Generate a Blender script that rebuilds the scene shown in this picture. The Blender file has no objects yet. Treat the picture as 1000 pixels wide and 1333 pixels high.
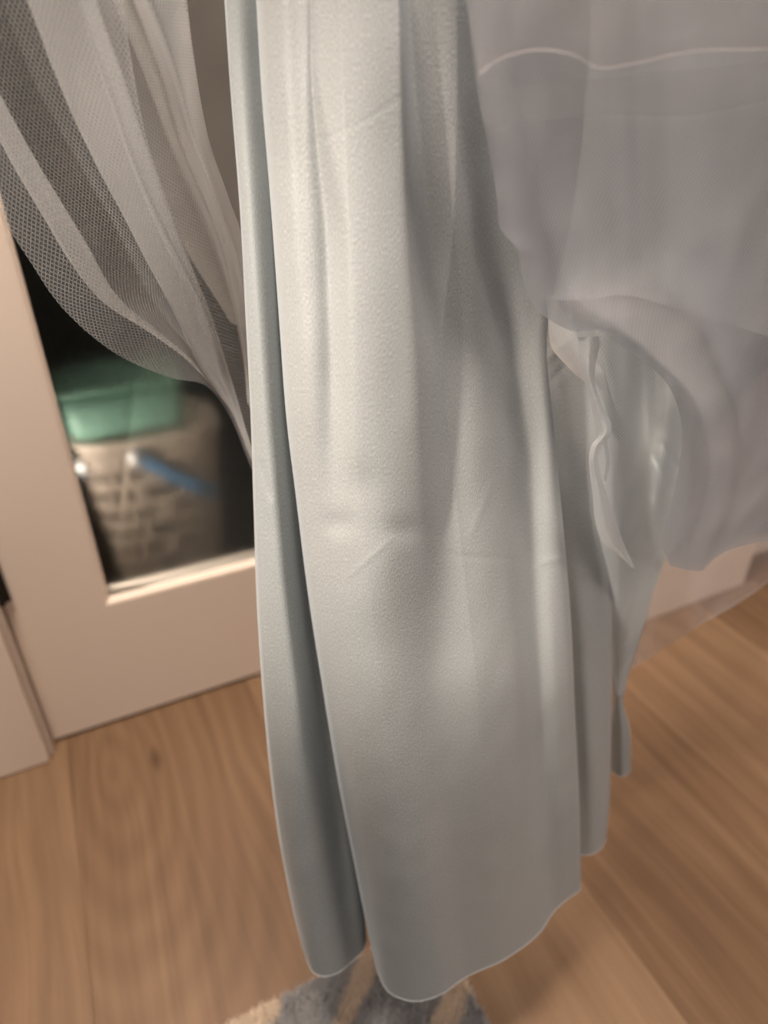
import bpy, bmesh, math, random
import numpy as np
from mathutils import Vector, Matrix, noise

random.seed(4)
sc = bpy.context.scene
COL = sc.collection

# ------------------------------------------------------------------ camera
S = 0.78                       # metres per camera height unit: the phone is held 0.78 m above the floor
F = 880.0                      # focal length in pixels of a 1000 x 1333 frame
PITCH, ROLL, YAW = 0.544588, -0.00418, 0.44757
cp, sp = math.cos(PITCH), math.sin(PITCH)
FWD = Vector((0, cp, -sp)); UP0 = Vector((0, sp, cp)); RT0 = Vector((1, 0, 0))
RT = RT0*math.cos(ROLL) + UP0*math.sin(ROLL)
UP = UP0*math.cos(ROLL) - RT0*math.sin(ROLL)
cam = bpy.data.cameras.new('camera'); cam_o = bpy.data.objects.new('camera', cam); COL.objects.link(cam_o)
M = Matrix((RT, UP, -FWD)).transposed().to_4x4(); M.translation = Vector((0, 0, S))
cam_o.matrix_world = M
cam.sensor_fit = 'HORIZONTAL'; cam.sensor_width = 36.0; cam.lens = 36.0*F/1000.0
cam.clip_start = 0.01
cam.dof.use_dof = True; cam.dof.focus_distance = 0.40; cam.dof.aperture_fstop = 5.0
sc.camera = cam_o

# ------------------------------------------------------------------ light
w = bpy.data.worlds.new('room_light'); sc.world = w; w.use_nodes = True
w.node_tree.nodes['Background'].inputs[0].default_value = (0.98, 0.93, 0.92, 1)
w.node_tree.nodes['Background'].inputs[1].default_value = 0.165

def spot(name, loc, target, power, color, size, angle, blend):
    l = bpy.data.lights.new(name, 'SPOT'); o = bpy.data.objects.new(name, l); COL.objects.link(o)
    l.energy = power; l.color = color; l.shadow_soft_size = size; l.spot_size = math.radians(angle); l.spot_blend = blend
    o.location = loc
    o.rotation_euler = (Vector(target)-Vector(loc)).to_track_quat('-Z', 'Y').to_euler()
    return o
def area(name, loc, target, power, color, size):
    l = bpy.data.lights.new(name, 'AREA'); o = bpy.data.objects.new(name, l); COL.objects.link(o)
    l.energy = power; l.color = color; l.size = size; l.shape = 'DISK'
    o.location = loc
    o.rotation_euler = (Vector(target)-Vector(loc)).to_track_quat('-Z', 'Y').to_euler()
    return o
spot('wall_spot', (-1.35, -0.95, 1.75), (-0.07, 0.37, 0.615), 280, (1.0, 0.87, 0.74), 0.07, 12.0, 0.85)
area('ceiling_lamp', (-0.3, 0.30, 2.25), (0.0, 0.75, 0.1), 58, (1.0, 0.84, 0.70), 0.5)
area('right_fill', (1.5, -0.3, 1.9), (0.55, 0.7, 0.2), 22, (1.0, 0.86, 0.76), 0.9)  # fill light added at the right to brighten that side
area('closet_fill', (-.473, .732, .34), (-.30, .91, .22), 1.15, (1.0, .90, .80), .04)  # light added inside the closet to brighten the basket and tub

vs = sc.view_settings
vs.view_transform = 'Standard'; vs.look = 'None'; vs.exposure = 0.0; vs.gamma = 1.0; vs.use_curve_mapping = False
sc.cycles.transparent_max_bounces = 40
sc.cycles.max_bounces = 10

# ------------------------------------------------------------------ helpers
UX = Vector((math.cos(YAW), math.sin(YAW), 0)); VX = Vector((-math.sin(YAW), math.cos(YAW), 0))
def ray(x, y): return RT*((x-500)/F) - UP*((y-666.5)/F) + FWD
def unp(x, y, Y):              # a point of the frame at forward distance Y (in units of S)
    d = ray(x, y); return Vector((0, 0, S)) + d*(Y/d.y*S)
def hemY(x, y, h):             # forward distance where the ray meets height h (units)
    d = ray(x, y); return (1-h)/-d.z*d.y
def onwall(x, y, V):           # (u, z) in metres on the plane v = V (units)
    d = ray(x, y); t = V/(d @ VX); return (d*t @ UX)*S, (d*t).z*S + S
ROOM = bpy.data.objects.new('room_axes', None)
def room(u, v, z): return UX*u + VX*v + Vector((0, 0, z))
ROT = Matrix.Rotation(YAW, 4, 'Z')

def link(name, me, mat=None, parent=None):
    o = bpy.data.objects.new(name, me); COL.objects.link(o)
    if mat and not me.materials: me.materials.append(mat)
    if parent: o.parent = parent
    return o
def empty(name, loc=(0, 0, 0), rz=0):
    o = bpy.data.objects.new(name, None); COL.objects.link(o); o.location = loc; o.rotation_euler.z = rz
    return o
def tag(o, label=None, cat=None, group=None, kind=None):
    if label: o['label'] = label
    if cat: o['category'] = cat
    if group: o['group'] = group
    if kind: o['kind'] = kind
    return o
def to_mesh(name, bm, smooth=False):
    me = bpy.data.meshes.new(name); bm.normal_update(); bm.to_mesh(me); bm.free()
    if smooth:
        for p in me.polygons: p.use_smooth = True
    return me
def box(u0, u1, v0, v1, z0, z1, bev=0.0, seg=2):
    bm = bmesh.new(); bmesh.ops.create_cube(bm, size=1)
    for q in bm.verts: q.co = Vector(((q.co.x+.5)*(u1-u0)+u0, (q.co.y+.5)*(v1-v0)+v0, (q.co.z+.5)*(z1-z0)+z0))
    if bev: bmesh.ops.bevel(bm, geom=bm.edges[:], offset=bev, segments=seg, profile=.5, affect='EDGES')
    return bm
def tube(bm, pts, r, n=6, r1=None):
    rings = []
    for i, p in enumerate(pts):
        a = pts[max(i-1, 0)]; b = pts[min(i+1, len(pts)-1)]; t = (b-a).normalized()
        x = t.cross(Vector((0, 0, 1)));
        if x.length < 1e-3: x = Vector((1, 0, 0))
        x.normalize(); y = t.cross(x)
        rr = r if r1 is None else r+(r1-r)*i/(len(pts)-1)
        rings.append([bm.verts.new(p + (x*math.cos(2*math.pi*k/n) + y*math.sin(2*math.pi*k/n))*rr) for k in range(n)])
    for i in range(len(rings)-1):
        for k in range(n): bm.faces.new((rings[i][k], rings[i][(k+1) % n], rings[i+1][(k+1) % n], rings[i+1][k]))
    bm.faces.new(rings[0][::-1]); bm.faces.new(rings[-1])
def lathe(prof, n=48):
    bm = bmesh.new(); rs = [[bm.verts.new((r*math.cos(2*math.pi*k/n), r*math.sin(2*math.pi*k/n), z)) for k in range(n)] for r, z in prof]
    for i in range(len(rs)-1):
        for k in range(n): bm.faces.new((rs[i][k], rs[i][(k+1) % n], rs[i+1][(k+1) % n], rs[i+1][k]))
    return bm
def catmull(P, n):
    """P: list of numpy points; returns n points spaced evenly along the polyline's chord length"""
    P = np.array(P, float)
    if len(P) == 2: return P[0] + (P[1]-P[0])*np.linspace(0, 1, n)[:, None]
    d = np.linalg.norm(np.diff(P[:, :2], axis=0), axis=1); d = np.maximum(d, 1e-6)
    k = np.concatenate([[0], np.cumsum(d)]); k /= k[-1]
    t = np.linspace(0, 1, n); out = np.zeros((n, P.shape[1]))
    m = np.zeros_like(P)
    m[1:-1] = (P[2:]-P[:-2])/(k[2:]-k[:-2])[:, None]
    m[0] = (P[1]-P[0])/(k[1]-k[0]); m[-1] = (P[-1]-P[-2])/(k[-1]-k[-2])
    j = np.clip(np.searchsorted(k, t, side='right')-1, 0, len(P)-2)
    h = (k[j+1]-k[j])[:, None]; s = ((t-k[j])[:, None])/h
    return (2*s**3-3*s**2+1)*P[j] + (s**3-2*s**2+s)*h*m[j] + (-2*s**3+3*s**2)*P[j+1] + (s**3-s**2)*h*m[j+1]
def grid_mesh(name, G, smooth=True):
    """G: nested list [row][col] of Vectors; UV in metres of cloth"""
    nr, nc = len(G), len(G[0])
    A = np.array([[tuple(p) for p in r] for r in G])
    me = bpy.data.meshes.new(name)
    idx = np.arange(nr*nc).reshape(nr, nc)
    f = np.stack([idx[:-1, :-1], idx[1:, :-1], idx[1:, 1:], idx[:-1, 1:]], -1).reshape(-1, 4)
    me.from_pydata(A.reshape(-1, 3).tolist(), [], f.tolist())
    uu = np.concatenate([[0], np.cumsum(np.linalg.norm(np.diff(A, axis=1), axis=2).mean(0))])
    vv = np.concatenate([[0], np.cumsum(np.linalg.norm(np.diff(A, axis=0), axis=2).mean(1))])
    UV = np.zeros((nr, nc, 2)); UV[..., 0] = uu[None, :]; UV[..., 1] = vv[:, None]
    uvl = me.uv_layers.new(name='UVMap')
    li = np.zeros(len(me.loops), dtype=np.int32); me.loops.foreach_get('vertex_index', li)
    uvl.data.foreach_set('uv', UV.reshape(-1, 2)[li].ravel())
    if smooth: me.polygons.foreach_set('use_smooth', [True]*len(me.polygons))
    return me

# ------------------------------------------------------------------ materials
def mat(name):
    m = bpy.data.materials.new(name); m.use_nodes = True; nt = m.node_tree
    return m, nt, nt.nodes, nt.links, nt.nodes['Principled BSDF']
def ramp(n, stops):
    r = n.new('ShaderNodeValToRGB'); e = r.color_ramp.elements
    while len(e) > 1: e.remove(e[-1])
    e[0].position, e[0].color = stops[0][0], (*stops[0][1], 1)
    for p, c in stops[1:]:
        x = e.new(p); x.color = (*c, 1)
    return r
def math_node(n, l, op, a, b=None, c=None):
    x = n.new('ShaderNodeMath'); x.operation = op
    for i, q in enumerate((a, b, c)):
        if q is None: continue
        if isinstance(q, (int, float)): x.inputs[i].default_value = q
        else: l.new(q, x.inputs[i])
    return x.outputs[0]
def plain(name, col, rough=.5, bump=0, scale=200, var=0.0, spec=.5):
    m, nt, n, l, p = mat(name)
    p.inputs['Roughness'].default_value = rough; p.inputs['Specular IOR Level'].default_value = spec
    tc = n.new('ShaderNodeTexCoord'); nz = n.new('ShaderNodeTexNoise'); nz.inputs['Scale'].default_value = scale; nz.inputs['Detail'].default_value = 4
    l.new(tc.outputs['Object'], nz.inputs['Vector'])
    r = ramp(n, [(.3, tuple(c*(1-var) for c in col)), (.7, tuple(min(1, c*(1+var)) for c in col))])
    l.new(nz.outputs['Fac'], r.inputs[0]); l.new(r.outputs[0], p.inputs['Base Color'])
    if bump:
        b = n.new('ShaderNodeBump'); b.inputs['Strength'].default_value = bump; b.inputs['Distance'].default_value = .001
        l.new(nz.outputs['Fac'], b.inputs['Height']); l.new(b.outputs[0], p.inputs['Normal'])
    return m
PAINT = plain('white_paint', (.86, .735, .635), .42, .15, 350, .01, .4)
WALLP = plain('wall_paint', (.68, .58, .5), .7, .2, 250, .02, .3)
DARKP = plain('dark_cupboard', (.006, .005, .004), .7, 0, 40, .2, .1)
BEIGE = plain('beige_plastic', (.55, .46, .38), .5, .1, 60, .05)
MINT = plain('mint_plastic', (.19, .36, .28), .5, .1, 60, .05)
BLUE = plain('blue_webbing', (.06, .18, .34), .6, .3, 300, .1)
BUTTON = plain('white_button', (.8, .8, .8), .35, 0, 60, .02)
METAL = plain('dark_hinge', (.03, .028, .025), .35, 0, 60, .1); METAL.node_tree.nodes['Principled BSDF'].inputs['Metallic'].default_value = .7
JAMB = plain('jamb_paint', (.58, .50, .43), .6, .1, 200, .03, .3)
SUBF = plain('subfloor', (.10, .07, .045), .8, 0, 60, .1, .1)

def satin(name, col, deep):
    m, nt, n, l, p = mat(name)
    tc = n.new('ShaderNodeTexCoord')
    mp = n.new('ShaderNodeMapping'); mp.inputs['Scale'].default_value = (1000, 520, 1); l.new(tc.outputs['UV'], mp.inputs[0])
    nz = n.new('ShaderNodeTexNoise'); nz.inputs['Scale'].default_value = 1; nz.inputs['Detail'].default_value = 3; l.new(mp.outputs[0], nz.inputs[0])
    mp2 = n.new('ShaderNodeMapping'); mp2.inputs['Scale'].default_value = (9, 4, 1); l.new(tc.outputs['UV'], mp2.inputs[0])
    nz2 = n.new('ShaderNodeTexNoise'); nz2.inputs['Scale'].default_value = 1; nz2.inputs['Detail'].default_value = 2; l.new(mp2.outputs[0], nz2.inputs[0])
    r = ramp(n, [(.35, deep), (.65, col)]); l.new(nz2.outputs['Fac'], r.inputs[0])
    nz3 = n.new('ShaderNodeTexNoise'); nz3.inputs['Scale'].default_value = 1; nz3.inputs['Detail'].default_value = 2; l.new(mp.outputs[0], nz3.inputs[0])
    r3 = ramp(n, [(.35, (.90, .90, .90)), (.62, (1.04, 1.04, 1.03)), (.72, (1.2, 1.2, 1.18))]); l.new(nz3.outputs['Fac'], r3.inputs[0])  # sparkle of the lit satin put into the base colour as fine noise
    mm = n.new('ShaderNodeVectorMath'); mm.operation = 'MULTIPLY'; l.new(r.outputs[0], mm.inputs[0]); l.new(r3.outputs[0], mm.inputs[1]); l.new(mm.outputs[0], p.inputs['Base Color'])
    b = n.new('ShaderNodeBump'); b.inputs['Strength'].default_value = .5; b.inputs['Distance'].default_value = .00045
    l.new(nz.outputs['Fac'], b.inputs['Height']); l.new(b.outputs[0], p.inputs['Normal'])
    p.inputs['Roughness'].default_value = .46; p.inputs['Specular IOR Level'].default_value = .5
    p.inputs['Sheen Weight'].default_value = .25; p.inputs['Sheen Roughness'].default_value = .4
    p.inputs['Sheen Tint'].default_value = (.8, .9, 1, 1)
    return m
SATIN = satin('ice_blue_satin', (.35, .37, .378), (.335, .358, .37))
SATIN2 = satin('ice_blue_satin_darker', (.305, .33, .338), (.285, .313, .325))  # slightly darker satin for the left and back gores
HEM = plain('satin_hem_thread', (.48, .51, .53), .5, .3, 900, .05)

def tulle(name, col, a0, a1, pitch, edge=1.0):
    """sheer net: crossing threads; more opaque where it is seen edge-on, as thread nets are"""
    m, nt, n, l, p = mat(name); n.remove(p); out = n['Material Output']
    tc = n.new('ShaderNodeTexCoord'); sx = n.new('ShaderNodeSeparateXYZ'); l.new(tc.outputs['UV'], sx.inputs[0])
    k = 1/pitch
    def thread(cu, cv):
        a = math_node(n, l, 'MULTIPLY', sx.outputs[0], cu*k); b = math_node(n, l, 'MULTIPLY_ADD', sx.outputs[1], cv*k, a)
        fr = math_node(n, l, 'PINGPONG', b, .5)
        return math_node(n, l, 'LESS_THAN', fr, .15)
    t = math_node(n, l, 'MAXIMUM', thread(1, .62), thread(1, -.62))
    al = math_node(n, l, 'MULTIPLY_ADD', t, a1-a0, a0)
    g = n.new('ShaderNodeNewGeometry'); dt = n.new('ShaderNodeVectorMath'); dt.operation = 'DOT_PRODUCT'
    l.new(g.outputs['Incoming'], dt.inputs[0]); l.new(g.outputs['Normal'], dt.inputs[1])
    c = math_node(n, l, 'MAXIMUM', math_node(n, l, 'ABSOLUTE', dt.outputs['Value']), .12)
    ex = math_node(n, l, 'DIVIDE', edge, c)
    inv = math_node(n, l, 'SUBTRACT', 1, al); pw = math_node(n, l, 'POWER', inv, ex); fin = math_node(n, l, 'SUBTRACT', 1, pw)
    d = n.new('ShaderNodeBsdfDiffuse'); d.inputs[0].default_value = (*col, 1)
    tr = n.new('ShaderNodeBsdfTranslucent'); tr.inputs[0].default_value = (*col, 1)
    mx = n.new('ShaderNodeMixShader'); mx.inputs[0].default_value = .4; l.new(d.outputs[0], mx.inputs[1]); l.new(tr.outputs[0], mx.inputs[2])
    tp = n.new('ShaderNodeBsdfTransparent'); m2 = n.new('ShaderNodeMixShader')
    l.new(fin, m2.inputs[0]); l.new(tp.outputs[0], m2.inputs[1]); l.new(mx.outputs[0], m2.inputs[2]); l.new(m2.outputs[0], out.inputs[0])
    return m
TUL_L = tulle('pale_net', (.56, .57, .58), .17, .42, .0020)
TUL_R = tulle('lilac_net', (.50, .515, .555), .50, .64, .0016)
TUL_S = tulle('sheer_lilac_net', (.50, .46, .47), .22, .40, .0014)
TUL_D = tulle('dense_net', (.62, .64, .66), .30, .50, .0016)

def wood(knot=None):
    m, nt, n, l, p = mat('oak_plank_wood' + ('_knotted' if knot else ''))
    tc = n.new('ShaderNodeTexCoord'); oi = n.new('ShaderNodeObjectInfo'); ocs = n.new('ShaderNodeSeparateColor'); l.new(oi.outputs['Color'], ocs.inputs[0])
    off = n.new('ShaderNodeVectorMath'); off.operation = 'SCALE'; off.inputs[0].default_value = (3.7, 9.1, 5.3); l.new(oi.outputs['Random'], off.inputs['Scale'])
    ad = n.new('ShaderNodeVectorMath'); ad.operation = 'ADD'; l.new(tc.outputs['Object'], ad.inputs[0]); l.new(off.outputs[0], ad.inputs[1])
    # slow waver of the grain
    mpw = n.new('ShaderNodeMapping'); mpw.inputs['Scale'].default_value = (3.5, 1.1, 1); l.new(ad.outputs[0], mpw.inputs[0])
    nw = n.new('ShaderNodeTexNoise'); nw.inputs['Scale'].default_value = 1.4; nw.inputs['Detail'].default_value = 2; l.new(mpw.outputs[0], nw.inputs[0])
    wv = n.new('ShaderNodeTexWave'); wv.wave_type = 'BANDS'; wv.bands_direction = 'X'
    src = n.new('ShaderNodeVectorMath'); src.operation = 'ADD'
    cb = n.new('ShaderNodeCombineXYZ'); l.new(math_node(n, l, 'MULTIPLY', nw.outputs['Fac'], .10), cb.inputs[0])
    l.new(ad.outputs[0], src.inputs[0]); l.new(cb.outputs[0], src.inputs[1])
    if knot:
        wv.wave_type = 'RINGS'; wv.rings_direction = 'Z'
        mk = n.new('ShaderNodeMapping'); mk.inputs['Location'].default_value = (-knot[0], -knot[1]*.35, 0); mk.inputs['Scale'].default_value = (1, .35, 0)
        l.new(tc.outputs['Object'], mk.inputs[0])
        l.new(mk.outputs[0], src.inputs[0]); wv.inputs['Scale'].default_value = 14; cbv = cb
    else:
        wv.inputs['Scale'].default_value = 6
    wv.inputs['Distortion'].default_value = 2.0; wv.inputs['Detail'].default_value = 1; wv.inputs['Detail Scale'].default_value = 1.5
    l.new(src.outputs[0], wv.inputs[0])
    mp = n.new('ShaderNodeMapping'); mp.inputs['Scale'].default_value = (80, 3.5, 1); l.new(src.outputs[0], mp.inputs[0])
    fi = n.new('ShaderNodeTexNoise'); fi.inputs['Scale'].default_value = 1; fi.inputs['Detail'].default_value = 5; fi.inputs['Roughness'].default_value = .65; l.new(mp.outputs[0], fi.inputs[0])
    s = math_node(n, l, 'MULTIPLY_ADD', wv.outputs['Fac'], .08, math_node(n, l, 'MULTIPLY', fi.outputs['Fac'], .55))
    s = math_node(n, l, 'MULTIPLY_ADD', nw.outputs['Fac'], .30, s)
    s = math_node(n, l, 'MULTIPLY_ADD', math_node(n, l, 'SUBTRACT', ocs.outputs[0], .5), .6, s)
    if knot:
        dd = n.new('ShaderNodeVectorMath'); dd.operation = 'LENGTH'; l.new(mk.outputs[0], dd.inputs[0])
        kk = math_node(n, l, 'SUBTRACT', 1, math_node(n, l, 'MINIMUM', math_node(n, l, 'DIVIDE', dd.outputs['Value'], .010), 1))
        s = math_node(n, l, 'SUBTRACT', s, math_node(n, l, 'MULTIPLY', kk, .35))
    r = ramp(n, [(.15, (.078, .043, .021)), (.42, (.150, .087, .047)), (.60, (.198, .121, .069)), (.85, (.25, .160, .095))])
    l.new(s, r.inputs[0]); l.new(r.outputs[0], p.inputs['Base Color'])
    p.inputs['Roughness'].default_value = .5; p.inputs['Specular IOR Level'].default_value = .35
    b = n.new('ShaderNodeBump'); b.inputs['Strength'].default_value = .12; b.inputs['Distance'].default_value = .0006
    l.new(fi.outputs['Fac'], b.inputs['Height']); l.new(b.outputs[0], p.inputs['Normal'])
    return m

# ------------------------------------------------------------------ floor: one object per board
fl = empty('floor', (0, 0, 0), YAW); tag(fl, kind='structure')
link('subfloor', to_mesh('subfloor', box(-1.9, 2.6, -1.6, 2.2, -.03, -.0155)), SUBF, fl)
PW = .3388*S; WOOD = wood()
ku, kz = onwall(205, 985, 1)  # placeholder, replaced below
d = ray(203, 988); t = S/-d.z; kp = d*t; KU, KV = kp @ UX, kp @ VX
for i in range(-5, 7):
    u0 = -.161*S + i*PW
    ends = [-1.6, {0: .0, 1: -.2, 2: -.35, 3: -.1}.get(i, -.9+.37*(i % 4)), 2.2]
    if i == 0: ends = [-1.6, -.2, 2.2]
    for j in range(2):
        v0, v1 = ends[j], ends[j+1]
        me = to_mesh('plank', box(-PW/2+.0001, PW/2-.0001, -(v1-v0)/2+.0003, (v1-v0)/2-.0003, -.015, 0, .0003, 1))
        has = (i == 0 and j == 1)
        wm = wood((KU-(u0+PW/2), KV-(v0+v1)/2)) if has else WOOD
        o = link('plank', me, wm, fl); o.location = (u0+PW/2, (v0+v1)/2, 0)
        tone = {-1: .54, 0: .42, 1: .80, 2: .54, 3: .64, 4: .36}.get(i, .5); o.color = (tone, tone, tone, 1)

# ------------------------------------------------------------------ wall with the glazed door
DV = 1.02*S                       # face of the door
CV = .977*S                       # face of the casing
DU0 = -.180*S; GU0 = -.037*S; GZ0 = .268*S
DU1 = DU0 + .98*S; GU1 = DU1 - .15*S; DH = 2.02; GZ1 = DH - .15*S
def rbox(name, a, m, parent=None, kind=None, bev=.0, label=None):
    o = link(name, to_mesh(name, box(*a, bev)), m, parent)
    if parent is None:
        o.rotation_euler.z = YAW
    if kind: o['kind'] = kind
    if label: o['label'] = label
    return o
rbox('wall_left', (-1.9, DU0-.03, CV+.012, CV+.13, 0, 2.5), WALLP, kind='structure')
rbox('wall_back', (DU1+.03, 2.6, CV+.012, CV+.13, 0, 2.5), WALLP, kind='structure')
rbox('wall_over_door', (DU0-.03, DU1+.03, CV+.012, CV+.13, DH+.03, 2.5), WALLP, kind='structure').name = 'wall_top'
# casing: left piece, right piece, head
rbox('trim_1', (DU0-.008-.10, DU0-.0085, CV, CV+.0118, 0.0004, DH+.02), PAINT, kind='structure', bev=.0025, label='white door casing board on the hinge side')
rbox('trim_2', (DU1+.0085, DU1+.108, CV, CV+.0118, 0.0004, DH+.02), PAINT, kind='structure', bev=.0025)
rbox('trim_3', (DU0-.108, DU1+.108, CV, CV+.0118, DH+.0205, DH+.12), PAINT, kind='structure', bev=.0025)
# jambs
rbox('trim_4', (DU0-.0295, DU0-.0018, CV+.012, CV+.125, 0.0004, DH+.005), JAMB, kind='structure', bev=.001)
rbox('trim_5', (DU1+.004, DU1+.0295, CV+.012, CV+.125, 0.0004, DH+.005), JAMB, kind='structure', bev=.001)
dr = empty('door_1', (0, 0, 0), YAW); tag(dr, 'white panel door with one tall frosted glass pane', kind='structure')
T = .038
def prof_member(name, a): return rbox(name, a, PAINT, dr)
prof_member('stile', (DU0, GU0, DV, DV+T, .006, DH))
prof_member('stile', (GU1, DU1, DV, DV+T, .006, DH))
prof_member('bottom_rail', (GU0, GU1, DV, DV+T, .006, GZ0))
prof_member('top_rail', (GU0, GU1, DV, DV+T, GZ1, DH))
def bead(name, a, b, inn):
    """sloping glazing bead with a small step, from point a to b (u, z), opening towards inn"""
    bm = bmesh.new(); a = Vector(a); b = Vector(b); dn = Vector(inn)
    pr = [(0, .0005), (.003, .0012), (.004, .0045), (.0065, .006), (.007, .009), (.007, .020), (0, .020)]
    dirv = (b-a).normalized()
    R = []
    for end, sg in ((a, 1), (b, -1)):
        R.append([bm.verts.new(((end+dn*w_+dirv*w_*sg).x, DV+dd_, (end+dn*w_+dirv*w_*sg).y)) for w_, dd_ in pr])
    nn = len(pr)
    for k in range(nn): bm.faces.new((R[0][k], R[0][(k+1) % nn], R[1][(k+1) % nn], R[1][k]))
    bmesh.ops.recalc_face_normals(bm, faces=bm.faces[:])
    return link(name, to_mesh(name, bm), PAINT, dr)
bead('glazing_bead', (GU0, GZ0), (GU0, GZ1), (1, 0)); bead('glazing_bead', (GU0, GZ0), (GU1, GZ0), (0, 1))
bead('glazing_bead', (GU1, GZ0), (GU1, GZ1), (-1, 0)); bead('glazing_bead', (GU0, GZ1), (GU1, GZ1), (0, -1))
m, nt, n, l, p = mat('frosted_glass')
p.inputs['Base Color'].default_value = (.88, .9, .88, 1); p.inputs['Transmission Weight'].default_value = 1
p.inputs['IOR'].default_value = 1.12; p.inputs['Roughness'].default_value = .45
tc = n.new('ShaderNodeTexCoord'); nz = n.new('ShaderNodeTexNoise'); nz.inputs['Scale'].default_value = 90; l.new(tc.outputs['Object'], nz.inputs[0])
b = n.new('ShaderNodeBump'); b.inputs['Strength'].default_value = .03; b.inputs['Distance'].default_value = .001; l.new(nz.outputs['Fac'], b.inputs['Height']); l.new(b.outputs[0], p.inputs['Normal'])
GLASS = m
bm = bmesh.new(); bm.faces.new([bm.verts.new(c) for c in ((GU0+.004, DV+.0095, GZ0+.004), (GU1-.004, DV+.0095, GZ0+.004), (GU1-.004, DV+.0095, GZ1-.004), (GU0+.004, DV+.0095, GZ1-.004))])
for q in bmesh.ops.solidify(bm, geom=bm.faces[:], thickness=-.003)['geom']: pass
link('glass_pane', to_mesh('glass_pane', bm), GLASS, dr)
# hinge on the left edge, its lower end just inside the frame
hz = onwall(2, 792, 1.0)[1]
hg = link('hinge', None or to_mesh('hinge', box(DU0-.0035, DU0+.0105, DV-.006, DV-.0003, hz, hz+.10, .001)), METAL, dr)
bm = bmesh.new()
for k in range(5): tube(bm, [Vector((DU0-.0015, DV-.009, hz+.001+k*.02)), Vector((DU0-.0015, DV-.009, hz+.0195+k*.02))], .0062, 12)
link('hinge_knuckle', to_mesh('hinge_knuckle', bm), METAL, hg)

# dark cupboard behind the door (five boards)
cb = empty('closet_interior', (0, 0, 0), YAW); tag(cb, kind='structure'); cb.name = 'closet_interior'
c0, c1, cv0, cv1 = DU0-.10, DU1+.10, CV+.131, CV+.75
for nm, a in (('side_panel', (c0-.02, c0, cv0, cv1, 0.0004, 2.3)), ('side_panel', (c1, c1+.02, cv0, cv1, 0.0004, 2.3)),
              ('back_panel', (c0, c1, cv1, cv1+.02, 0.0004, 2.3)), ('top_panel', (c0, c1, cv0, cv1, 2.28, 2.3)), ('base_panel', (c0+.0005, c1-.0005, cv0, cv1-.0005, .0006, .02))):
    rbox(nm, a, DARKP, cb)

# white wall return at the right with its plinth block and baseboard
JV = .812*S; JU0 = 1.0*S; JU1 = 1.347*S
rbox('wall_return', (JU0, JU1-.0, JV+.003, CV+.0115, 0.0004, 2.5), PAINT, kind='structure', bev=.002).name = 'wall_right'
rbox('trim_6', (JU0-.012, JU1+.0, JV-.0095, JV+.0025, 0.0004, 2.4), PAINT, kind='structure', bev=.003, label='white board standing proud at the wall corner')
rbox('trim_7', (JU1+.0005, 2.5, .874*S, CV+.0115, 0.0004, 2.4), PAINT, kind='structure', bev=.003)

# ------------------------------------------------------------------ behind the glass
BV = 1.27*S
u_l, _ = onwall(104, 600, BV/S); u_r, zr = onwall(285, 588, BV/S); _, ztop = onwall(195, 578, BV/S-.07)
bu = (u_l+u_r)/2; R1 = (u_r-u_l)/2*1.02; RB = R1*.70
z0 = .0205; zt = ztop
stand_h = max(0.0, 0)
def basket_profile():
    return zt - z0
H = basket_profile()
bk = empty('laundry_basket', room(bu, BV, z0), YAW)
tag(bk, 'beige perforated laundry basket with blue strap behind the frosted door glass', 'basket')
# perforated wall of a rounded rectangular section: quads with real openings
n_, rows_ = 112, 40
bm = bmesh.new(); V = []
DEP = .55
def rad(t): return RB + (R1-RB)*t**.8
def sec(a, r):
    c, s_ = math.cos(a), math.sin(a); e = .5
    return Vector((r*math.copysign(abs(c)**e, c), r*DEP*math.copysign(abs(s_)**e, s_), 0))
for r_ in range(rows_+1):
    t = r_/rows_; V.append([bm.verts.new(sec(2*math.pi*k/n_, rad(t)) + Vector((0, 0, t*H))) for k in range(n_)])
for r_ in range(rows_):
    for k in range(n_):
        band = r_ % 4; cc = (k + (2 if (r_//4) % 2 else 0)) % 4
        if 4 <= r_ < 35 and band in (1, 2) and cc in (1, 2): continue
        bm.faces.new((V[r_][k], V[r_][(k+1) % n_], V[r_+1][(k+1) % n_], V[r_+1][k]))
bmesh.ops.solidify(bm, geom=bm.faces[:], thickness=.0025)
link('perforated_wall', to_mesh('perforated_wall', bm, True), BEIGE, bk)
def plate(nm, r, za, zb):
    bm = bmesh.new(); lo = [bm.verts.new(sec(2*math.pi*k/64, r)+Vector((0, 0, za))) for k in range(64)]; hi = [bm.verts.new(sec(2*math.pi*k/64, r)+Vector((0, 0, zb))) for k in range(64)]
    bm.faces.new(lo[::-1]); bm.faces.new(hi)
    for k in range(64): bm.faces.new((lo[k], lo[(k+1) % 64], hi[(k+1) % 64], hi[k]))
    link(nm, to_mesh(nm, bm), BEIGE, bk)
plate('base', RB-.004, .002, .007)
plate('lid', R1-.001, H-.004, H+.003)
bm = bmesh.new()
ring = [sec(a, R1)+Vector((0, 0, H)) for a in np.linspace(0, 2*math.pi, 97)]
tube(bm, ring, .0055, 8); link('rim', to_mesh('rim', bm, True), BEIGE, bk)
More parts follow.
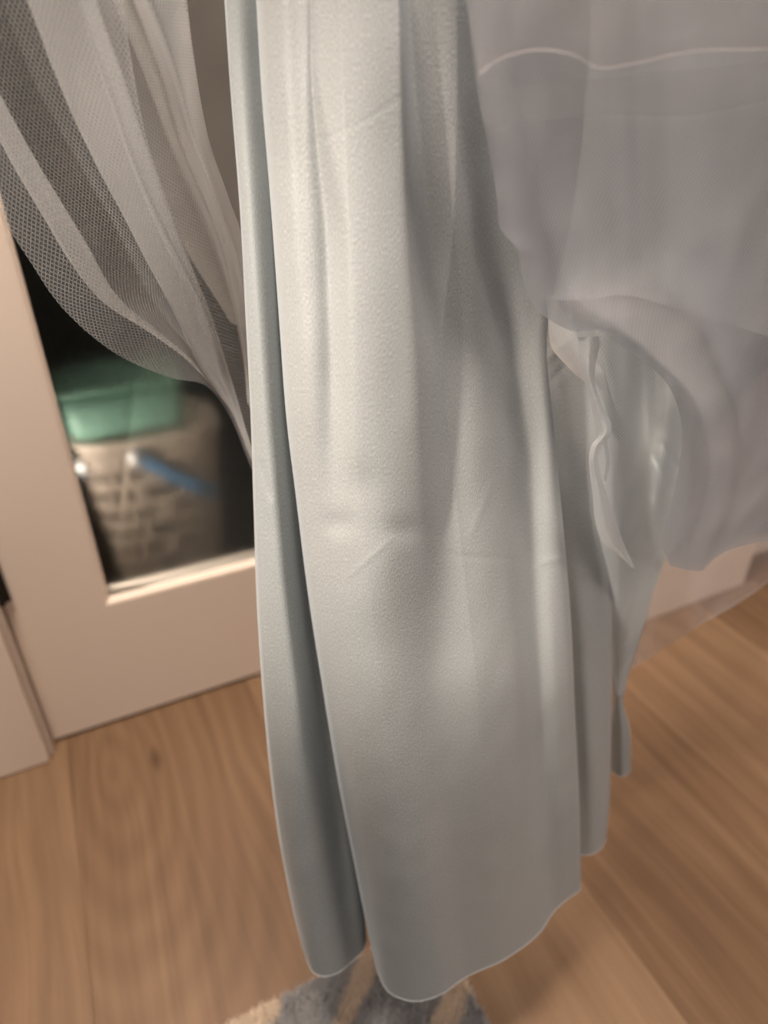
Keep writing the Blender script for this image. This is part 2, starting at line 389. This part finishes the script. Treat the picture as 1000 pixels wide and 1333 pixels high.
# blue strap with two white buttons, on the side that faces the camera
def on_basket(px, py, out=.006):
    """where the ray meets the basket's wall, in basket coordinates"""
    d = ray(px, py)*S; o = Vector((0, 0, S)); Q = Matrix.Rotation(-YAW, 4, 'Z')
    c = Q @ (o-room(bu, BV, z0)); dd = (Q @ d)
    best = None
    for k in range(4000):
        t = .6 + k*.0004; P = c+dd*t
        rr = rad(min(max(P.z/H, 0), 1))
        if abs(P.x/rr)**4 + abs(P.y/(rr*DEP))**4 <= 1 and P.z < H+.01: best = P; break
    if best is None: best = P
    a = Vector((best.x**3, best.y**3/DEP**4, 0)).normalized()
    return best + a*out
def strap(pts, w=.011):
    P = [on_basket(*q) for q in pts]
    C = catmull([tuple(p_) for p_ in P], 24)
    bm = bmesh.new(); prev = None
    for p_ in C:
        p_ = Vector(p_); out = Vector((p_.x**3, p_.y**3/DEP**4, 0)).normalized()*.0015
        vv = [bm.verts.new(p_+Vector((0, 0, s*w))+o_) for s, o_ in ((-1, -out), (1, -out), (1, out), (-1, out))]
        if prev:
            for k in range(4): bm.faces.new((prev[k], prev[(k+1) % 4], vv[(k+1) % 4], vv[k]))
        else: bm.faces.new(vv)
        prev = vv
    bm.faces.new(prev[::-1]); return bm
sb = link('strap', to_mesh('strap', strap([(178, 598), (205, 612), (235, 628), (262, 638), (281, 644)])), BLUE, bk); sb['label'] = 'blue strap running to the right'
sb2 = link('strap', to_mesh('strap', strap([(112, 618), (108, 628), (102, 640)], .010)), BLUE, bk)
for (px, py), par in (((176, 600), sb), ((113, 613), sb2)):
    P = on_basket(px, py, .003); a = Vector((P.x**3, P.y**3/DEP**4, 0)).normalized()
    bmb = lathe([(.0005, .010), (.006, .0095), (.0085, .006), (.009, 0), (.0005, 0)], 24)
    bmesh.ops.transform(bmb, matrix=Matrix.Translation(P) @ a.to_track_quat('Z', 'Y').to_matrix().to_4x4(), verts=bmb.verts[:])
    link('button', to_mesh('button', bmb, True), BUTTON, par)
# mint tub standing on the rim
ml, _ = onwall(88, 560, BV/S-.07); mr, mz = onwall(246, 545, BV/S-.07); _, mz1 = onwall(165, 500, (BV-.02)/S)
zb = zt + .0068
tb = empty('storage_tub', room((ml+mr)/2, BV, z0+H+.0085), YAW)
tag(tb, 'mint green lidded tub resting on top of the beige basket behind the glass', 'tub')
hw = (mr-ml)/2
link('tub_body', to_mesh('tub_body', box(-hw, hw, -.052, .052, 0, .066, .018, 4), True), MINT, tb)
link('lid', to_mesh('lid', box(-hw-.003, hw+.003, -.055, .055, .0665, .080, .006, 3), True), MINT, tb)

# ------------------------------------------------------------------ rug with pile
RGREY = plain('rug_grey_wool', (.55, .55, .56), .95, 0, 500, .35, .1)
RCREAM = plain('rug_cream_wool', (.95, .80, .69), .95, 0, 500, .15, .1)
RBACK = plain('rug_backing', (.12, .11, .10), .95, 0, 300, .1, .1)
def fl_pt(px, py, h=.012):
    d = ray(px, py); t = (S-h)/-d.z; P = d*t; return np.array([P @ UX, P @ VX])
rk = empty('rug', (0, 0, 0), YAW); tag(rk, 'grey shaggy rug with cream stripes on the oak floor beneath the dress hem', 'rug')
ca = fl_pt(300, 1331); cbp = fl_pt(418, 1270); cc_ = fl_pt(606, 1283); cd = fl_pt(640, 1333)
VE = (ca[1]+cbp[1])/2; UE = (cc_[0]+cd[0])/2            # top edge runs along u, right edge along v
RU0, RV0 = UE-1.1, VE-.75
link('backing', to_mesh('backing', box(RU0, UE, RV0, VE, .0004, .005, .002)), RBACK, rk)
# stripe centre lines, followed on the floor
def seg(a, b): return fl_pt(*a), fl_pt(*b)
STR = [(seg((447, 1333), (487, 1240)), .0105), (seg((577, 1333), (597, 1285)), .012), (seg((290, 1345), (345, 1318)), .012), (seg((340, 1420), (395, 1300)), .0)]
def in_stripe(u, v):
    for (a, b_), wd in STR:
        if wd == 0: continue
        dv = (b_-a); tt = ((u-a[0])*dv[0] + (v-a[1])*dv[1])/(dv @ dv)
        tt = min(max(tt, -.1), 1.05); q = a + dv*tt; w_ = wd*(1+.2*math.sin(v*60))
        if math.hypot(u-q[0], v-q[1]) < w_: return True
    return False
rng = random.Random(7)
verts, faces, mi = [], [], []
def blade(u, v):
    h = rng.uniform(.009, .014); a = rng.uniform(0, 2*math.pi); ww = .0011; lx, ly = rng.uniform(-.005, .005), rng.uniform(-.005, .005)
    k = len(verts); cx, sy = math.cos(a)*ww, math.sin(a)*ww
    verts.extend([(u-cx, v-sy, .0035), (u+cx, v+sy, .0035), (u+sy, v-cx, .0035), (u+lx, v+ly, .0035+h)])
    faces.extend([(k, k+1, k+3), (k+1, k+2, k+3), (k+2, k, k+3)])
    c = 1 if in_stripe(u, v) else 0; mi.extend([c]*3)
for q in range(62000):
    blade(rng.uniform(UE-.36, UE), rng.uniform(VE-.16, VE))
for q in range(9000):
    blade(rng.uniform(RU0, UE), rng.uniform(RV0, VE-.16))
me = bpy.data.meshes.new('pile'); me.from_pydata(verts, [], faces); me.materials.append(RGREY); me.materials.append(RCREAM)
me.polygons.foreach_set('material_index', mi)
po = link('pile', me, None, rk); po['kind'] = 'stuff'

# ------------------------------------------------------------------ the dress
dress = empty('dress', (0.03, .36, .14))
tag(dress, 'ice blue satin dress skirt with gathered sheer tulle overlays hanging before the door', 'dress')
bpy.context.view_layer.update()
DI = Matrix.Translation(-Vector((0.03, .36, .14)))
def dlink(name, me, m, label=None, parent=None):
    me.transform(DI); o = link(name, me, m, parent or dress)
    if label: o['label'] = label
    return o
_PT = {}
def path_at(path, y):          # path [(x, y, width, depth)...] -> x, width, depth at row y, smoothed along the fold
    k = id(path)
    if k not in _PT:
        ys = np.arange(-200, 1461, 4.0); py = [q[1] for q in path]; ker = np.exp(-(np.arange(-100, 101, 4)/38.0)**2); ker /= ker.sum()
        P = list(path); tab = []
        x0 = P[0][0] - (P[1][0]-P[0][0])*(140/(P[1][1]-P[0][1])); x1 = P[-1][0] + (P[-1][0]-P[-2][0])*(140/(P[-1][1]-P[-2][1]))
        for c in (0, 2, 3):
            xs = [q[c] for q in P]; pp = list(py)
            if c == 0: xs = [x0]+xs+[x1]; pp = [py[0]-140]+pp+[py[-1]+140]
            v = np.interp(ys, pp, xs); v = np.convolve(np.pad(v, 25, mode='edge'), ker, mode='valid'); tab.append(v)
        _PT[k] = (path, ys, tab)
    _, ys, tab = _PT[k]
    f = min(max((y+200)/4, 0), len(ys)-1.001); i = int(f); f -= i
    return tuple(t[i]*(1-f)+t[i+1]*f for t in tab)
HH = .18
def panel(name, L, R, hem, ytop, folds, m, nu=120, nv=300, steps=(), creases=(), dimples=(), lip=(0, 0), lipw=.05, label=None, hempow=2.5, bow=0.0, par=None, hemline=True, h=HH, nz=.0012):
    """L, R: outline polylines from top to hem (x, y). hem: list of (s, x, y). ytop: [(s, Y)...] forward distance at the top"""
    Lp = catmull(L, nv); Rp = catmull(R, nv)
    hs = np.array([q[0] for q in hem]); hp = catmull([(q[1], q[2]) for q in hem], 101)
    hk = np.concatenate([[0], np.cumsum(np.linalg.norm(np.diff(hp, axis=0), axis=1))]); hk /= hk[-1]
    G = []
    us = np.linspace(0, 1, nu)
    hx = np.interp(us, hk, hp[:, 0]); hy = np.interp(us, hk, hp[:, 1])
    ys0 = np.interp(us, [q[0] for q in ytop], [q[1] for q in ytop])
    yh = np.array([hemY(a, b_, h) for a, b_ in zip(hx, hy)])
    for j in range(nv):
        t = j/(nv-1); row = []
        for i in range(nu):
            s = us[i]
            x = Lp[j, 0]*(1-s)+Rp[j, 0]*s; y = Lp[j, 1]*(1-s)+Rp[j, 1]*s
            lx = Lp[-1, 0]*(1-s)+Rp[-1, 0]*s; ly = Lp[-1, 1]*(1-s)+Rp[-1, 1]*s
            k = t**hempow
            x += (hx[i]-lx)*k; y += (hy[i]-ly)*k
            Y = ys0[i]*(1-t)+yh[i]*t + bow*math.sin(math.pi*t)
            o = 0.0
            fade = min(1, (1-t)*6+.35)
            for pth in folds:
                px, w_, a = path_at(pth, y)
                if a: o += a*math.exp(-((x-px)/w_)**2)*fade
            for pth in steps:
                px, w_, a = path_at(pth, y)
                if a: o += a*.5*(1+math.tanh((x-px)/w_))*fade
            for (ax, ay), (bx, by), w_, a in creases:
                dx, dy = bx-ax, by-ay; q = ((x-ax)*dx+(y-ay)*dy)/(dx*dx+dy*dy)
                if -.2 < q < 1.2:
                    dist = abs((x-ax)*dy-(y-ay)*dx)/math.hypot(dx, dy)
                    o += a*math.exp(-(dist/w_)**2)*max(0, 1-abs(q*2-1)**3*.6)*(1 if 0 < q < 1 else 1-abs(q-min(max(q, 0), 1))*5)
            for cx, cy, rx, ry, a in dimples:
                o += a*math.exp(-((x-cx)/rx)**2-((y-cy)/ry)**2)
            if lip[0] and s < lipw: o += lip[0]*(1-math.sqrt(max(0, 1-(1-s/lipw)**2)))
            if lip[1] and s > 1-lipw: o += lip[1]*(1-math.sqrt(max(0, 1-(1-(1-s)/lipw)**2)))
            P = unp(x, y, Y+o)
            P.y += nz*noise.noise(Vector((P.x*14, P.z*5, 3.1)))*fade + nz*.25*noise.noise(Vector((P.x*60, P.z*35, 7)))
            row.append(P)
        G.append(row)
    o = dlink(name, grid_mesh(name, G), m, label, par)
    if hemline:
        bm = bmesh.new(); tube(bm, [G[-1][i].copy() for i in range(0, nu, 1)], .00035, 5)
        dlink('hem_edge', to_mesh('hem_edge', bm, True), HEM, None, o)
    return o, G

# front panel
B_L = [(330, -60), (333, 0), (340, 120), (351, 250), (362, 400), (372, 540), (384, 640), (400, 770), (420, 900), (440, 1020), (460, 1120), (474, 1190), (488, 1255)]
B_R = [(770, -60), (765, 100), (745, 280), (713, 430), (722, 560), (733, 680), (743, 800), (750, 950), (755, 1060), (756, 1150)]
B_H = [(0, 488, 1255), (0, 503, 1288), (0, 525, 1301), (0, 548, 1303), (0, 575, 1294), (0, 610, 1270), (0, 655, 1250), (0, 700, 1217), (0, 722, 1186), (0, 742, 1168), (0, 754, 1160), (0, 756, 1150)]
panel('front_skirt', B_L, B_R, B_H, [(0, .515), (.25, .49), (.6, .485), (1, .53)],
      folds=[
          [(404, -60, 3, .0015), (406, 110, 4, .002), (414, 190, 9, .004), (428, 300, 15, .0085), (434, 480, 16, .0085), (436, 620, 18, .003), (436, 700, 20, 0)],
          [(365, -60, 18, -.004), (380, 300, 18, -.005), (395, 560, 20, -.005), (420, 800, 25, -.003), (430, 900, 25, 0)],
          [(480, -60, 45, -.003), (490, 400, 50, -.004), (505, 700, 50, -.004), (505, 900, 60, -.003), (505, 1000, 60, 0)],
          [(585, 200, 20, 0), (600, 420, 26, -.004), (622, 620, 34, -.008), (640, 800, 40, -.005), (640, 1000, 45, -.003), (640, 1100, 45, 0)],
          [(620, -60, 30, .002), (640, 250, 30, .009), (662, 430, 30, .014), (688, 600, 22, .010), (695, 800, 18, .006), (700, 1000, 16, .006), (705, 1180, 12, .004)],
          [(715, 440, 12, -.002), (718, 700, 14, -.003), (726, 900, 15, -.005), (735, 1130, 15, -.007)],
          [(576, 480, 9, .0005), (580, 600, 9, .0018), (578, 650, 10, 0)],
          [(560, 850, 60, 0), (565, 1000, 70, -.006), (565, 1250, 70, -.004)],
      ],
      steps=[[(522, -60, 2.5, .024), (532, 150, 5, .032), (547, 330, 11, .038), (560, 480, 15, .032), (566, 640, 20, .030), (564, 800, 28, .014), (560, 900, 30, 0)]],
      creases=[((402, 190), (470, 160), 4, .00012), ((470, 160), (528, 124), 3.5, .00015), ((452, 752), (512, 700), 3, -.0003), ((575, 722), (680, 730), 4, .0002),
               ((700, 735), (745, 722), 5, -.0004), ((612, 700), (640, 630), 5, -.0003)],
      dimples=[(440, 682, 20, 16, .0012), (525, 690, 26, 16, .0012), (495, 745, 34, 55, -.002), (470, 630, 30, 26, .0010)],
      m=SATIN, lip=(.03, .003), lipw=.03, nu=230, nv=430)
# left gore, tucked behind the front panel
A_L = [(288, -60), (292, 0), (300, 120), (312, 270), (320, 420), (326, 540), (330, 660), (335, 800), (346, 950), (360, 1070), (376, 1160), (390, 1220), (399, 1250)]
A_R = [(352, -60), (356, 0), (363, 120), (374, 250), (385, 400), (396, 540), (407, 640), (418, 770), (434, 900), (450, 1020), (464, 1120), (474, 1190), (476, 1222)]
A_H = [(0, 399, 1250), (0, 408, 1266), (0, 422, 1271), (0, 440, 1266), (0, 458, 1252), (0, 472, 1238), (0, 477, 1225), (0, 476, 1218)]
panel('left_gore', A_L, A_R, A_H, [(0, .535), (1, .545)],
      folds=[[(312, -60, 16, -.004), (330, 300, 16, -.004), (350, 560, 18, -.006), (368, 760, 18, -.010), (388, 920, 18, -.012), (405, 1100, 25, -.006)],
             [(345, -60, 8, .002), (372, 560, 9, .003), (410, 860, 11, .007), (450, 1150, 11, .006)]],
      creases=[((340, 600), (352, 650), 5, .001)],
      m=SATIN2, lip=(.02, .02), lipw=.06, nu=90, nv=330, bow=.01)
# rear gore right of the front panel
C_L = [(640, -60), (650, 200), (680, 420), (715, 600), (728, 800), (738, 960), (746, 1060), (748, 1112)]
C_R = [(790, -60), (792, 200), (795, 420), (797, 600), (797, 800), (796, 950), (793, 1050), (789, 1092)]
C_H = [(0, 748, 1112), (0, 758, 1113), (0, 770, 1112), (0, 782, 1105), (0, 789, 1092)]
panel('right_gore', C_L, C_R, C_H, [(0, .64), (1, .66)],
      folds=[[(720, 380, 12, 0), (735, 600, 15, .004), (760, 800, 15, -.006), (770, 1000, 12, -.006), (772, 1100, 10, -.004)],
             [(700, 350, 14, .002), (725, 450, 9, -.003), (740, 520, 10, 0)]],
      creases=[((710, 470), (745, 440), 5, -.0008), ((715, 500), (750, 462), 4, .0006)],
      m=SATIN, lip=(0, .008), lipw=.12, nu=80, nv=260)
# back gore: narrows to the pinched tail
E_L = [(760, -60), (770, 200), (775, 420), (778, 600), (785, 760), (794, 860), (798, 905), (794, 950), (795, 1002)]
E_R = [(1200, -60), (1180, 200), (1060, 400), (905, 600), (860, 740), (828, 850), (811, 905), (820, 950), (821, 1004)]
E_H = [(0, 795, 1002), (0, 802, 1008), (0, 812, 1010), (0, 821, 1004)]
panel('back_gore', E_L, E_R, E_H, [(0, .72), (1, .74)],
      folds=[[(830, -60, 20, .02), (835, 300, 20, .02), (838, 520, 18, .03), (845, 600, 16, -.01), (830, 760, 10, 0)],
             [(870, 300, 18, -.01), (872, 520, 18, -.02), (860, 620, 10, -.012), (850, 720, 8, 0)],
             [(806, 880, 6, 0), (808, 940, 5, -.008), (809, 1000, 5, -.006)]],
      creases=[((850, 590), (875, 640), 3, .004), ((862, 575), (888, 615), 3, .004), ((848, 610), (850, 650), 3, .003)],
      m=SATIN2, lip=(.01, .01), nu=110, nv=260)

# ---- tulle: zig-zag pleated nets, each column a fold line
def net(name, cols, m, sub=8, nv=160, nz=.0025, label=None, seed=1.0, sharp=None):
    C = [catmull(c, nv) for c in cols]                       # per fold line: nv x (px, py, Y)
    P = np.array([[tuple(unp(q[0], q[1], q[2])) for q in c] for c in C])   # ncol x nv x 3
    nc = (len(cols)-1)*sub+1; G = []
    for j in range(nv):
        k = P[:, j, :]; row = []
        for i in range(len(cols)-1):
            p0, p1, p2, p3 = k[max(i-1, 0)], k[i], k[i+1], k[min(i+2, len(cols)-1)]
            for s_ in range(sub + (1 if i == len(cols)-2 else 0)):
                t = s_/sub; tn = .38
                m1 = (p2-p0)*tn; m2 = (p3-p1)*tn
                q = (2*t**3-3*t**2+1)*p1+(t**3-2*t**2+t)*m1+(-2*t**3+3*t**2)*p2+(t**3-t**2)*m2
                v = Vector(q)
                nn = noise.noise(Vector((v.x*22+seed, v.y*22, v.z*9)))*nz + noise.noise(Vector((v.x*70, v.z*30, seed)))*nz*.3
                v += Vector((.35, .9, 0))*nn
                row.append(v)
        G.append(row)
    return dlink(name, grid_mesh(name, G), m, label), G
def shift(c, dx=0, dy=0, dY=0): return [(a+dx, b_+dy, Y+dY) for a, b_, Y in c]

# left overlay
e0 = [(-160, -60, .50), (-90, 60, .50), (-30, 190, .505), (5, 285, .51), (42, 345, .52), (90, 410, .53), (160, 465, .55), (225, 492, .57), (268, 502, .58), (300, 545, .60), (328, 612, .61)]
f3 = [(-80, -60, .50), (-30, 60, .50), (0, 118, .50), (55, 225, .505), (110, 318, .52), (150, 385, .535), (200, 430, .555), (245, 465, .57), (270, 495, .58), (300, 535, .60), (328, 603, .61)]
f3b = [(-100, -60, .53), (-60, 40, .53), (-5, 165, .53), (45, 260, .535), (90, 335, .545), (135, 390, .555), (185, 425, .57), (235, 460, .585), (268, 492, .595), (300, 533, .61), (328, 600, .62)]
f1b = [(150, -60, .50), (165, 60, .50), (190, 180, .51), (228, 290, .53), (262, 385, .55), (285, 450, .57), (305, 515, .59), (328, 590, .61)]
f1a = [(10, -60, .47), (36, 0, .47), (72, 95, .475), (118, 200, .49), (176, 310, .51), (225, 405, .54), (262, 480, .57), (298, 530, .59), (328, 598, .61)]
f2 = [(105, -60, .46), (123, 0, .46), (157, 95, .47), (196, 210, .49), (240, 325, .52), (272, 405, .55), (298, 480, .58), (328, 585, .60)]
f2b = [(80, -60, .49), (98, 0, .49), (130, 95, .50), (175, 225, .52), (222, 335, .545), (262, 425, .57), (292, 500, .59), (328, 588, .615)]
f4 = [(118, -60, .51), (146, 0, .51), (182, 85, .52), (222, 200, .535), (262, 295, .555), (292, 375, .575), (312, 450, .59), (330, 540, .61)]
f4b = [(150, -60, .53), (172, 0, .53), (205, 85, .54), (240, 200, .555), (280, 300, .575), (303, 380, .59), (318, 450, .60), (332, 540, .62)]
f5 = [(165, -60, .49), (195, 0, .49), (222, 70, .50), (250, 165, .52), (285, 270, .55), (310, 340, .575), (324, 420, .60), (334, 520, .62)]
e6 = [(236, -60, .53), (242, 0, .53), (251, 70, .54), (272, 185, .56), (298, 262, .58), (316, 310, .60), (330, 390, .62), (338, 500, .63)]
net('left_overlay', [e0, f3, f3b, f1b, f1a, f2, f2b, f4, f4b, f5, e6], TUL_L, sub=16, nv=220, seed=2.0, label='pale net overlay swept out to the left and tucked behind the satin')
# denser second layer of the same overlay (the opaque band and the strip beside the satin)
net('left_overlay_lining', [shift(f1a, 4, 0, .04), shift([(60, -60, .48), (82, 0, .48), (115, 95, .49), (155, 205, .505), (208, 318, .53), (250, 405, .56), (282, 482, .58), (326, 590, .60)], 0, 0, .03), shift(f2, -2, 0, .05)],
    tulle('pale_net_doubled', (.58, .58, .585), .45, .6, .0019), sub=14, nv=160, seed=5.0, nz=.004)
net('left_overlay_lining', [shift(f4, 3, 0, .04), shift(f5, -12, 0, .05), shift(e6, -2, 0, .05)], tulle('grey_net_doubled', (.48, .50, .50), .34, .5, .0021), sub=14, nv=160, seed=8.0, nz=.003)
# soft grey net far behind, seen between overlay and satin
b0 = [(120, -60, .72), (140, 60, .72), (175, 180, .72), (230, 300, .72), (300, 420, .72)]
b1 = [(230, -60, .74), (240, 80, .74), (260, 200, .74), (290, 320, .74), (330, 430, .74)]
b2 = [(360, -60, .73), (362, 80, .73), (364, 200, .73), (366, 330, .73), (368, 440, .73)]
net('back_overlay', [b0, b1, b2], tulle('grey_net_behind', (.30, .285, .265), .62, .75, .0016), sub=16, nv=120, seed=3.0)

# right overlays
g0 = [(598, -60, .43), (605, 0, .43), (616, 80, .43), (622, 118, .435), (632, 170, .435), (643, 225, .44), (649, 262, .44), (652, 295, .44), (674, 328, .445), (679, 355, .45), (689, 388, .455), (706, 410, .46), (745, 431, .47), (778, 430, .475), (812, 452, .48), (868, 498, .485), (888, 560, .49), (878, 640, .50), (862, 705, .51), (872, 738, .52)]
g1 = [(660, -60, .45), (668, 80, .45), (690, 200, .455), (712, 300, .46), (745, 380, .465), (800, 420, .48), (850, 460, .485), (905, 520, .49), (925, 600, .50), (905, 690, .51), (895, 742, .52)]
g2 = [(760, -60, .43), (780, 120, .435), (790, 250, .44), (850, 360, .45), (920, 450, .46), (960, 560, .47), (955, 650, .49), (915, 742, .515)]
g3 = [(900, -60, .45), (930, 150, .45), (960, 300, .46), (990, 450, .47), (1010, 600, .48), (985, 690, .50), (945, 718, .51)]
g4 = [(1120, -60, .44), (1130, 200, .44), (1140, 400, .45), (1140, 600, .47), (1130, 660, .48), (1060, 690, .50)]
net('right_overlay', [g0, g1, g2, g3, g4], TUL_R, sub=26, nv=260, seed=11.0, nz=.006, label='lilac grey net overlay bunched in swags at the right')
net('right_overlay', [[(840, 380, .56), (880, 480, .56), (893, 560, .56), (880, 640, .57), (866, 700, .575), (874, 734, .58)], [(920, 380, .58), (930, 480, .58), (935, 560, .58), (930, 640, .585), (915, 700, .585), (908, 738, .59)],
    [(1000, 380, .56), (1000, 480, .56), (1000, 560, .565), (990, 620, .57), (970, 670, .57), (952, 708, .58)], [(1130, 380, .58), (1130, 460, .58), (1120, 540, .58), (1110, 600, .58), (1090, 640, .58), (1060, 684, .58)]],
    tulle('lilac_net_inner', (.45, .44, .47), .62, .7, .0017), sub=20, nv=120, seed=61.0, nz=.01)
# inner layer of the same swag with a curled edge line
h0 = [(612, -60, .50), (622, 60, .50), (632, 130, .50), (655, 230, .50), (662, 290, .50), (685, 340, .505), (705, 385, .51), (760, 392, .50), (812, 386, .495), (870, 398, .495), (930, 418, .50), (1000, 440, .50), (1120, 470, .50)]
h1 = [(720, -60, .51), (725, 60, .51), (735, 120, .51), (770, 220, .51), (800, 280, .515), (840, 320, .515), (900, 330, .51), (950, 340, .51), (1000, 350, .51), (1040, 360, .51), (1080, 370, .51), (1100, 380, .51), (1120, 385, .51)]
h2 = [(1120, -60, .50), (1121, 0, .50), (1122, 40, .50), (1123, 80, .50), (1124, 110, .50), (1125, 140, .50), (1126, 160, .50), (1127, 180, .50), (1128, 200, .50), (1129, 220, .5), (1130, 240, .50), (1131, 260, .50), (1132, 280, .50)]
net('right_overlay', [h0, h1, h2], TUL_R, sub=30, nv=220, seed=17.0, nz=.008)
# top flounce ending in the curled line near the upper edge
k0 = [(604, -70, .40), (760, -70, .40), (900, -70, .40), (1120, -70, .40)]
k1 = [(612, 30, .40), (760, 30, .40), (900, 20, .40), (1120, 10, .40)]
k2 = [(624, 92, .405), (655, 72, .40), (700, 62, .40), (745, 68, .40), (778, 84, .40), (820, 80, .40), (900, 64, .40), (1000, 60, .40), (1120, 52, .40)]
k3 = [(a_, b_+4, c_+.006) for a_, b_, c_ in k2]

net('top_flounce', [k0, k1, k2, k3], tulle('light_net', (.54, .54, .56), .18, .3, .0016), sub=18, nv=200, seed=21.0, nz=.002)
k4 = [(622, 118, .425), (800, 100, .42), (1000, 80, .42), (1120, 70, .42)]
k5 = [(640, 168, .425), (700, 158, .42), (780, 150, .42), (900, 150, .42), (1000, 130, .42), (1120, 110, .42)]
k6 = [(640, 176, .45), (700, 166, .45), (780, 158, .45), (900, 158, .45), (1000, 138, .45), (1120, 118, .45)]
net('top_flounce', [k4, k5], tulle('light_net_under', (.52, .52, .54), .12, .2, .0016), sub=18, nv=200, seed=25.0, nz=.002)
# tail: thin net gathered to the pinch
t0 = [(738, 415, .50), (750, 452, .51), (760, 490, .52), (772, 530, .53), (776, 570, .54), (772, 610, .55), (775, 660, .56), (780, 720, .575), (787, 790, .60), (796, 860, .625), (803, 905, .64)]
t1 = [(775, 415, .48), (785, 460, .49), (800, 510, .50), (805, 570, .51), (800, 640, .52), (806, 720, .54), (805, 790, .57), (803, 860, .61), (805, 905, .63)]
t2 = [(820, 420, .50), (835, 480, .51), (845, 540, .52), (848, 600, .53), (842, 670, .54), (835, 740, .56), (822, 800, .58), (812, 860, .61), (808, 905, .635)]
t3 = [(900, 430, .52), (905, 500, .53), (900, 560, .54), (896, 640, .55), (882, 700, .56), (862, 740, .58), (842, 800, .60), (822, 860, .62), (813, 905, .64)]
net('gathered_tail', [t0, t1, t2, t3], tulle('tail_net', (.58, .62, .65), .30, .42, .0019), sub=22, nv=200, seed=31.0, nz=.004, label='thin net gathered into a pinched tail')
# ribbon-like gathered edge with its loop
r0 = [(752, 440, .49), (758, 486, .49), (768, 520, .49), (774, 548, .49), (781, 563, .485), (770, 580, .48), (767, 602, .48), (772, 640, .49), (776, 680, .50), (786, 708, .51), (808, 726, .52), (823, 740, .53)]
r1 = [(784, 438, .485), (774, 490, .485), (785, 530, .485), (796, 550, .485), (795, 565, .48), (782, 584, .475), (779, 604, .475), (788, 636, .485), (800, 668, .495), (810, 700, .505), (818, 722, .515), (827, 742, .53)]
rm = [((a[0]+b_[0])/2, (a[1]+b_[1])/2, (a[2]+b_[2])/2-.012) for a, b_ in zip(r0, r1)]
net('gathered_edge', [r0, rm, r1], TUL_D, sub=10, nv=160, seed=41.0, nz=.003, label='bright gathered net edge with a small loop')
q0 = [(783, 566, .49), (787, 585, .49), (789, 602, .49), (786, 625, .49)]
q1 = [(789, 566, .495), (792, 585, .495), (794, 602, .495), (789, 628, .495)]
net('gathered_edge', [q0, q1], TUL_D, sub=6, nv=40, seed=43.0, nz=.001)
# gathered neck below the swag at the left of the tail
m0 = [(694, 385, .55), (704, 420, .55), (722, 455, .545), (745, 482, .54), (766, 500, .53)]
m1 = [(738, 385, .53), (744, 415, .53), (750, 445, .525), (758, 470, .52), (772, 490, .52)]
net('gathered_neck', [shift(m0, 0, 0, .02), m0, m1, shift(m1, 14, -6, .02)], tulle('neck_net', (.72, .70, .70), .35, .5, .0018), sub=10, nv=50, seed=47.0, nz=.004)
# outermost sheer layer with the long lilac hem
s0 = [(690, 400, .70), (700, 560, .70), (722, 700, .70), (755, 780, .70), (790, 832, .71), (818, 872, .72)]
s1 = [(830, 380, .74), (835, 520, .74), (840, 660, .74), (845, 760, .74), (850, 820, .745), (852, 850, .745)]
s2 = [(920, 380, .72), (915, 520, .73), (910, 660, .73), (908, 740, .735), (906, 790, .735), (903, 818, .735)]
s3 = [(1000, 380, .74), (985, 520, .74), (972, 640, .74), (962, 720, .74), (957, 765, .74), (955, 788, .74)]
s4 = [(1160, 380, .72), (1130, 520, .72), (1090, 620, .72), (1060, 680, .72), (1040, 715, .72), (1030, 735, .72)]
_, SG = net('sheer_overlay', [s0, s1, s2, s3, s4], TUL_S, sub=24, nv=180, seed=53.0, nz=.006, label='sheer lilac net with a long rounded hem')
bm = bmesh.new(); tube(bm, [p_.copy() for p_ in SG[-1]], .00035, 5); dlink('hem_edge', to_mesh('hem_edge', bm, True), TUL_D)
